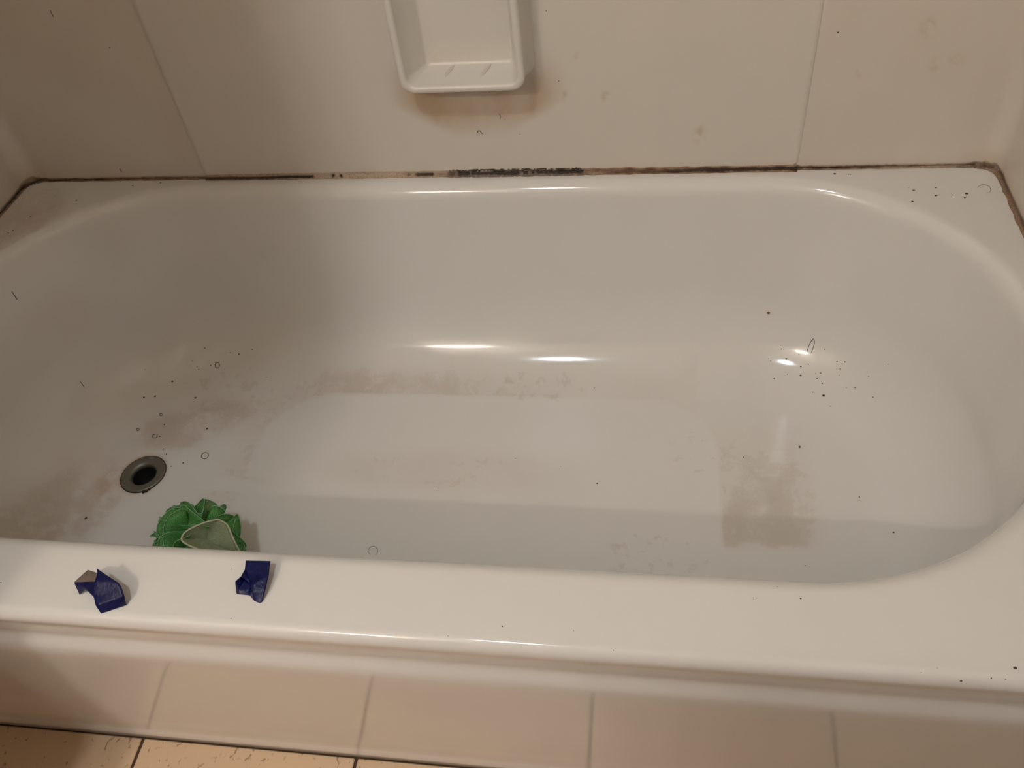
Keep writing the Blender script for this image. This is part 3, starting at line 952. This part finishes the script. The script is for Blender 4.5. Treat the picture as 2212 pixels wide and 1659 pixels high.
FRONT_LOOP = [(0.0469, 0.011, 0.0536), (0.057, 0.0103, 0.0429), (0.0653, -0.0018, 0.0306), (0.0702, -0.0095, 0.0133), (0.0711, -0.0107, -0.0054), (0.0658, -0.0278, 0.0098), (0.0464, -0.0356, 0.0421), (0.0264, -0.0357, 0.0568), (0.0145, -0.0316, 0.0631), (0.0151, -0.0228, 0.0667), (0.0235, -0.0128, 0.0669), (0.0369, 0.0003, 0.0619)]
WRAP_A = [(-0.258, 0.0076, 0.396), (-0.2351, 0.0184, 0.396), (-0.2624, 0.0122, 0.403), (-0.2338, 0.0222, 0.407), (-0.2666, 0.0196, 0.406), (-0.2383, 0.0295, 0.412), (-0.2755, 0.0252, 0.407), (-0.242, 0.0328, 0.414), (-0.2672, 0.0322, 0.415), (-0.26, 0.0405, 0.417), (-0.2692, 0.0446, 0.419), (-0.268, 0.0411, 0.416), (-0.281, 0.0446, 0.415), (-0.2946, 0.0334, 0.408), (-0.2912, 0.0267, 0.3958), (-0.2815, 0.0281, 0.404)]
WRAP_B = [(-0.1205, 0.0697, 0.408), (-0.0944, 0.0707, 0.408), (-0.0921, 0.0571, 0.406), (-0.092, 0.0412, 0.402), (-0.0939, 0.0321, 0.396), (-0.0963, 0.0301, 0.3956), (-0.1191, 0.0608, 0.406), (-0.115, 0.0538, 0.402), (-0.1099, 0.0474, 0.399), (-0.1052, 0.0448, 0.406), (-0.1041, 0.0372, 0.403), (-0.1022, 0.032, 0.396), (-0.12, 0.0516, 0.407), (-0.1251, 0.0472, 0.405), (-0.1238, 0.0385, 0.3956), (-0.1093, 0.0379, 0.3956), (-0.1074, 0.0402, 0.402), (-0.1193, 0.0531, 0.399), (-0.1121, 0.0416, 0.397), (-0.1214, 0.041, 0.398)]
# ------------------------------------------------------------------ hairs, specks
def smooth_poly(pts, sub=4):
    P = [Vector(p) for p in pts]
    out = []
    for i in range(len(P) - 1):
        p0, p1, p2, p3 = P[max(i - 1, 0)], P[i], P[i + 1], P[min(i + 2, len(P) - 1)]
        for k in range(sub):
            t = k / sub
            out.append(0.5 * ((2 * p1) + (p2 - p0) * t + (2 * p0 - 5 * p1 + 4 * p2 - p3) * t * t + (3 * p1 - p0 - 3 * p2 + p3) * t ** 3))
    out.append(P[-1])
    return out


for lab, rad, pts in HAIRS:
    pl = smooth_poly(pts)
    base = pl[0].copy()
    n = len(pl)
    rr = [rad * (0.55 + 0.45 * math.sin(math.pi * min(1, max(0, (i + 2) / (n + 3))))) for i in range(n)]
    o = link('hair_strand', tube_mesh([p - base for p in pl], rr, 6), M_HAIR)
    o.location = base
    tag(o, lab, 'hair', 'loose hairs in the tub')

speck_meshes = []
for q in range(4):
    rows = []
    for k in range(4):
        a = math.pi / 2 * k / 3.6
        rows.append([Vector((math.cos(a) * math.cos(t) * (1 + 0.22 * noise.noise(Vector((math.cos(t), math.sin(t), q * 3.1)))),
                             math.cos(a) * math.sin(t) * (0.85 + 0.3 * noise.noise(Vector((math.cos(t), math.sin(t), q * 7.7)))),
                             0.45 * math.sin(a))) for t in [2 * math.pi * j / 9 for j in range(9)]])
    v, f = grid_mesh(rows, closed_u=True)
    f.append(tuple(27 + j for j in range(9)))
    f.append(tuple(range(9))[::-1])
    me = pydata(v, f)
    me.materials.append(M_SPECK)
    for p in me.polygons: p.use_smooth = True
    speck_meshes.append(me)
M_AMBER = simple('amber_crumb', (0.22, 0.11, 0.03), 0.5, 0.4, 300)
for ns, (lab, grp, (x, y, z, nx, ny, nz, r)) in enumerate(SPECKS):
    o = bpy.data.objects.new('grit_speck', speck_meshes[ns % 4])
    nn = Vector((nx, ny, nz)).normalized()
    o.rotation_mode = 'QUATERNION'
    o.rotation_quaternion = nn.to_track_quat('Z', 'Y')
    o.location = Vector((x, y, z)) - nn * r * 0.05
    o.scale = (r, r, r)
    COL.objects.link(o)
    tag(o, lab, 'speck', grp)
    if 'amber' in lab:
        o.data = o.data.copy()
        o.data.materials[0] = M_AMBER
for nm_, lst, lab in (('fine_grit', FINE_TUB, 'fine dark grit peppered over the tub surfaces'),
                      ('fine_grit', FINE_WALL, 'faint pinpoint specks on the almond panels')):
    vs, fs = [], []
    for q, (x, y, z, nx, ny, nz, r) in enumerate(lst):
        src = speck_meshes[q % 4]
        nn = Vector((nx, ny, nz)).normalized()
        rot = nn.to_track_quat('Z', 'Y')
        b0 = len(vs)
        vs += [Vector((x, y, z)) + rot @ (v_.co * r) for v_ in src.vertices]
        fs += [tuple(b0 + i for i in p.vertices) for p in src.polygons]
    o = link(nm_, pydata(vs, fs), M_SPECK, tub if lst is FINE_TUB else wall_back)
    o['label'] = lab
    o['kind'] = 'stuff'

# matted clump at the drain ring
pts = [(-0.5310, 0.3862, 0.0572), (-0.5285, 0.3858, 0.0578), (-0.5262, 0.3862, 0.0580), (-0.5240, 0.3880, 0.0582), (-0.5218, 0.3900, 0.0585), (-0.5200, 0.3925, 0.0580)]
clump = link('hair_clump', tube_mesh([Vector(p) - Vector(pts[0]) for p in smooth_poly(pts, 3)], [0.0010 + 0.0016 * abs(math.sin(i * 0.55)) for i in range(16)], 7), M_GUNK)
clump.location = pts[0]
tag(clump, 'dark matted hair clump at the edge of the drain ring', 'hair clump')


# ------------------------------------------------------------------ green bath pouf
def mat_net(name, c1, c2, hole):
    t = NT(name)
    t.color(t.mix(t.noise(45, 3), c1, c2))
    t.rough(0.6)
    vo = t.n('ShaderNodeTexVoronoi', feature='DISTANCE_TO_EDGE', i_Scale=520.0)
    t.l(t.co(), vo.inputs['Vector'])
    a = t.maprange(vo.outputs['Distance'], 0.10, 0.22, 0.0, hole)
    tr = t.n('ShaderNodeBsdfTransparent')
    tl = t.n('ShaderNodeBsdfTranslucent')
    tl.inputs[0].default_value = (*c2, 1)
    m1 = t.n('ShaderNodeMixShader')
    m1.inputs[0].default_value = 0.35
    t.l(t.b.outputs[0], m1.inputs[1])
    t.l(tl.outputs[0], m1.inputs[2])
    m2 = t.n('ShaderNodeMixShader')
    t.l(a, m2.inputs[0])
    t.l(m1.outputs[0], m2.inputs[1])
    t.l(tr.outputs[0], m2.inputs[2])
    t.l(m2.outputs[0], t.out.inputs[0])
    return t.m


M_NET_G = mat_net('green_netting', (0.12, 0.42, 0.11), (0.24, 0.60, 0.20), 0.5)
M_NET_L = mat_net('light_green_netting', (0.30, 0.54, 0.22), (0.40, 0.64, 0.30), 0.55)
M_NET_P = mat_net('pale_netting', (0.46, 0.53, 0.33), (0.58, 0.63, 0.43), 0.25)
M_HEM_G = simple('green_hem', (0.26, 0.50, 0.24), 0.6, 0.1, 60)
M_HEM_P = simple('cream_hem', (0.62, 0.60, 0.42), 0.6, 0.1, 60)

POUF = Vector((-0.355, 0.252, 0.126))
pouf = empty('bath_pouf', (POUF.x, POUF.y, 0.058))
tag(pouf, 'ruffled green mesh bath pouf on the tub floor behind the front rim', 'bath pouf')
POFF = POUF - Vector(pouf.location)


def ruffle(loop, depth, mat, hem, hr, seed):
    """a folded net cup: open hem loop, sunken inside, outer skirt running to the core"""
    n = len(loop)
    cen = sum(loop, Vector()) / n
    ax = cen.normalized()
    rows = []
    for s in (0.0, 0.35, 0.7):                 # skirt from the core out to the hem
        rows.append([p * lerp(0.35, 0.97, s) + ax * 0.0 for p in loop])
    rows.append(list(loop))
    for k in range(1, 7):                      # inside of the cup
        s = 1 - k / 6.6
        row = []
        for i, p in enumerate(loop):
            w = 0.0035 * noise.noise(Vector((i * 0.9, k * 0.7, seed * 3.3)))
            row.append(cen + (p - cen) * s - ax * (depth * (1 - s * s) + w))
        rows.append(row)
    v, f = grid_mesh(rows, closed_u=True)
    v = [p + POFF for p in v]
    m = len(rows)
    f.append(tuple((m - 1) * n + k for k in range(n)))
    o = link('ruffle', pydata(v, f), mat, pouf)
    lp = [p + POFF for p in loop] + [loop[0] + POFF, loop[1] + POFF]
    link('hem', tube_mesh(lp, hr, 6, False), hem, o)
    return o


fl = smooth_poly(FRONT_LOOP + [FRONT_LOOP[0]], 3)[:-1]
o = ruffle([Vector(p) for p in fl], 0.022, M_NET_P, M_HEM_P, 0.0013, 1)
o['label'] = 'large pale ruffle with a cream hem'
fc = sum([Vector(p) for p in FRONT_LOOP], Vector()) / len(FRONT_LOOP)
rnd = random.Random(12)
NP_ = 52
for i in range(NP_):
    zz = 1 - 2 * (i + 0.5) / NP_
    ph = i * 2.39996
    d = Vector((math.sqrt(1 - zz * zz) * math.cos(ph), math.sqrt(1 - zz * zz) * math.sin(ph), zz))
    d = (d + Vector((rnd.uniform(-.15, .15), rnd.uniform(-.15, .15), rnd.uniform(-.15, .15)))).normalized()
    if d.angle(fc.normalized()) < 0.78: continue
    a = d.orthogonal().normalized()
    b = d.cross(a)
    th = rnd.uniform(0, math.pi)
    a, b = a * math.cos(th) + b * math.sin(th), b * math.cos(th) - a * math.sin(th)
    R_ = 0.061 * rnd.uniform(0.92, 1.05)
    A_, B_ = rnd.uniform(0.020, 0.032), rnd.uniform(0.006, 0.014)
    loop = []
    p0 = rnd.uniform(0, 6)
    for k in range(26):
        t = 2 * math.pi * k / 26
        bend = 0.010 * math.sin(1.0 * math.cos(t) * 2 + p0)
        p = a * A_ * math.cos(t) + b * (B_ * math.sin(t) + bend)
        rad = R_ + 0.0075 * math.cos(2 * t + p0) + 0.002 * math.sin(3 * t)
        q = (d * R_ + p).normalized() * rad
        if q.z + POUF.z < 0.062: q.z = 0.062 - POUF.z
        loop.append(q)
    pale = rnd.random()
    mat, hem = (M_NET_G, M_HEM_G) if pale < 0.68 else (M_NET_L, M_HEM_G if pale < 0.8 else M_HEM_P)
    ruffle(loop, rnd.uniform(0.014, 0.024), mat, hem, 0.0006, i + 5)
bm = bmesh.new()
bmesh.ops.create_icosphere(bm, subdivisions=3, radius=0.036)
for v_ in bm.verts: v_.co = v_.co * (1 + 0.15 * noise.noise(v_.co * 60)) + POFF
core = link('core', bm, M_NET_G, pouf)


# ------------------------------------------------------------------ torn blue plastic pieces on the front rim
def mat_blue():
    t = NT('blue_plastic_film')
    t.color(t.mix(t.maprange(t.noise(160, 4, 0.6), 0.45, 0.8), (0.0025, 0.005, 0.060), (0.010, 0.018, 0.115)))
    t.rough(0.36)
    t.b.inputs['Specular IOR Level'].default_value = 0.3
    t.bump(t.noise(240, 3), 0.45, 0.0012)
    return t.m


M_BLUE = mat_blue()
M_BACKING = simple('dull_film_back', (0.16, 0.125, 0.10), 0.5, 0.35, 160)


def film(name, pts, faces, mat, parent, origin, sub=3):
    bm = bmesh.new()
    used = sorted({i for f in faces for i in f})
    vm = {i: bm.verts.new(Vector(pts[i]) - origin) for i in used}
    for f in faces: bm.faces.new([vm[i] for i in f])
    bmesh.ops.recalc_face_normals(bm, faces=bm.faces[:])
    o = link(name, bm, mat, parent)
    m = o.modifiers.new('sub', 'SUBSURF')
    m.subdivision_type = 'CATMULL_CLARK'
    m.levels = m.render_levels = sub
    for e in o.data.edges: pass
    cr = o.data.attributes.new('crease_edge', 'FLOAT', 'EDGE')
    cr.data.foreach_set('value', [0.72] * len(o.data.edges))
    m2 = o.modifiers.new('solid', 'SOLIDIFY')
    m2.thickness = 0.0005
    m2.offset = 0
    return o


og = Vector((-0.262, 0.026, H))
wa = empty('plastic_scrap', og)
tag(wa, 'curled blue plastic scrap lying nearest the drain end on the front rim', 'plastic scrap')
film('sheet', WRAP_A, [(0, 1, 3, 2), (2, 3, 5, 4), (4, 5, 7, 8), (8, 7, 9, 11), (11, 9, 10), (6, 4, 8)], M_BLUE, wa, og)
fl_ = film('flap', WRAP_A, [(13, 14, 15), (13, 15, 6, 8)], M_BLUE, wa, og)
lf = film('turned_edge', WRAP_A, [(8, 11, 12, 13)], M_BACKING, wa, og)
lf['label'] = 'dull grey brown underside of the film'
og = Vector((-0.107, 0.05, H))
wb = empty('plastic_scrap', og)
tag(wb, 'crumpled square blue plastic scrap with a pocket, behind it the pouf', 'plastic scrap')
film('sheet', WRAP_B, [(0, 1, 2, 6), (6, 2, 9, 7), (9, 2, 3, 10), (10, 3, 4, 5, 11)], M_BLUE, wb, og)
film('fold', WRAP_B, [(6, 7, 12), (7, 9, 10, 8), (7, 8, 17, 12)], M_BLUE, wb, og)
film('pocket', WRAP_B, [(12, 13, 19, 17), (13, 14, 19), (19, 14, 15, 18), (17, 19, 18, 8), (18, 15, 16, 8), (16, 15, 11, 10)], M_BLUE, wb, og)


# ------------------------------------------------------------------ room things and an added cabinet outside the frame that light and shade the tub
def ceiling_light():
    x, y, z = CEIL_LIGHT['loc']
    t = empty('ceiling_light', (x, y, CEILZ))
    tag(t, 'round cool white ceiling light above the bathroom floor', 'light')
    v, f = lathe([(0.001, 0.0), (0.15, 0.0), (0.15, -0.03), (0.135, -0.035)])
    link('base', pydata(v, f), M_CHROME, t)
    ld = bpy.data.lights.new('ceiling_lamp', 'AREA')
    ld.shape = 'DISK'
    ld.size = 0.15
    ld.energy = CEIL_LIGHT['power']
    ld.color = CEIL_LIGHT['color']
    lo = bpy.data.objects.new('lamp', ld)
    lo.location = (0, 0, z - CEILZ)
    lo.parent = t
    COL.objects.link(lo)


def vanity_light():
    cx, cy, cz = BULBS['center']
    t = empty('vanity_light', (cx, RY0, cz))
    tag(t, 'three bulb vanity light bar on the wall', 'light')
    link('back_plate', box_bm(-0.22, 0.22, 0.0, 0.03, -0.05, 0.05, 0.006), M_CHROME, t)
    e = NT('warm_bulb')
    e.color((1, 0.9, 0.8))
    e.b.inputs['Emission Color'].default_value = (*BULBS['color'], 1)
    e.b.inputs['Emission Strength'].default_value = BULBS['strength']
    for k in (-1, 0, 1):
        v, f = lathe([(0.022, 0.0), (0.022, 0.05), (0.03, 0.055)], 20)
        so = link('socket', pydata(v, f), M_CHROME, t)
        so.rotation_euler.x = -math.pi / 2
        so.location = (k * BULBS['spacing'], 0.03, 0)
        bm = bmesh.new()
        bmesh.ops.create_uvsphere(bm, u_segments=16, v_segments=10, radius=0.025)
        b = link('bulb', bm, e.m, t)
        b.location = (k * BULBS['spacing'], cy - RY0, 0)


def vanity():
    t = empty('vanity_cabinet', (-1.0, -1.0, 0))
    tag(t, 'wooden vanity cabinet with a pale round-cornered counter', 'cabinet')
    x0, x1, y0, y1 = RX0 + 0.02, -0.74, RY0 + 0.02, -0.50

    def slab_mesh(x0, x1, y0, y1, z0, z1, r):
        pts = [(x0, y0), (x1, y0)]
        for k in range(13):
            a = math.pi / 2 * k / 12
            pts.append((x1 - r + r * math.cos(a), y1 - r + r * math.sin(a)))
        pts.append((x0, y1))
        n = len(pts)
        v = [Vector((x + 1, y + 1, z)) for z in (z0, z1) for x, y in pts]
        f = [tuple(range(n))[::-1], tuple(range(n, 2 * n))]
        f += [(k, (k + 1) % n, n + (k + 1) % n, n + k) for k in range(n)]
        return pydata(v, f)
    link('body', slab_mesh(x0, x1 - 0.03, y0, y1 - 0.03, 0.0, 0.775, 0.13), M_WOODC, t, smooth=False)
    link('counter', slab_mesh(x0, x1, y0, y1, 0.776, 0.80, 0.16), M_COUNTER, t, smooth=False)
    for k in range(2):
        xa = x0 + 0.03 + k * 0.175 + 1.0
        d = link('door', box_bm(xa, xa + 0.165, y1 - 0.029 + 1, y1 - 0.011 + 1, 0.08, 0.73, 0.004), M_WOODC, t)
        xk = xa + (0.135 if k == 0 else 0.015)
        link('knob', box_bm(xk, xk + 0.018, y1 - 0.011 + 1, y1 + 0.008 + 1, 0.58, 0.6, 0.004), M_CHROME, d)


def shade_cabinet():
    t = empty('shade_cabinet', (0.18, -1.1, 0))  # added unseen blocker that darkens the right end of the apron
    tag(t, 'added waist high dark wooden cabinet, out of view, shading the right of the apron', 'cabinet')
    X, Y0, Y1, Z = 0.35, -0.48, 0.42, 1.17
    link('body', box_bm(-X, X, Y0, Y1, 0.0, Z - 0.025, 0.004), M_WOODC, t)
    link('top', box_bm(-X - 0.012, X + 0.012, Y0, Y1 + 0.014, Z - 0.024, Z, 0.008, 3), M_WOODC, t)
    for k in (0, 1):
        x0 = -X + 0.012 + k * X
        d = link('door', box_bm(x0, x0 + X - 0.024, Y1 + 0.001, Y1 + 0.018, 0.06, Z - 0.05, 0.004), M_WOODC, t)
        xk = x0 + (X - 0.06 if k == 0 else 0.015)
        link('knob', box_bm(xk, xk + 0.02, Y1 + 0.0185, Y1 + 0.036, 0.6, 0.62, 0.005), M_CHROME, d)


def curtain():
    cy = -0.135
    t = empty('shower_curtain', (-0.6, cy, 0.06))
    tag(t, 'pleated shower curtain drawn to the drain end of its chrome rod', 'curtain')
    rows = []
    zs = [0.06 + (1.925 - 0.06) * i / 40 for i in range(41)]
    for z in zs:
        xe = -0.430 + 0.025 * sstep(0.30, 0.45, z) + 0.24 * sstep(1.22, 1.5, z)  # lower edge follows its shadow; the upper flare is added to block the ceiling light
        row = []
        for i in range(141):
            s = i / 140
            x = -0.755 + (xe + 0.755) * s
            row.append(Vector((x + 0.6, 0.020 * math.sin(s * 2 * math.pi * 8.25 + 0.3 * math.sin(z * 3)), z - 0.06)))
        rows.append(row)
    v, f = grid_mesh(rows)
    link('cloth', pydata(v, f), M_CURTAIN, t)
    pts = [Vector((0.022 * math.cos(a), 0, 0.022 * math.sin(a))) for a in [2 * math.pi * q / 16 for q in range(17)]]
    ring = tube_mesh(pts, 0.0018, 6, False)
    for k in range(8):
        o = link('ring', ring, M_CHROME, t)
        o.location = (-0.15 + k * 0.07, 0, 1.943 - 0.06)
        o.rotation_euler.z = math.pi / 2
    link('rod', tube_mesh([(-0.768 + 0.6, 0, 1.953 - 0.06), (0.6, 0, 1.953 - 0.06), (0.768 + 0.6, 0, 1.953 - 0.06)], 0.0105, 16), M_CHROME, t)


ceiling_light()
vanity_light()
vanity()
shade_cabinet()
curtain()
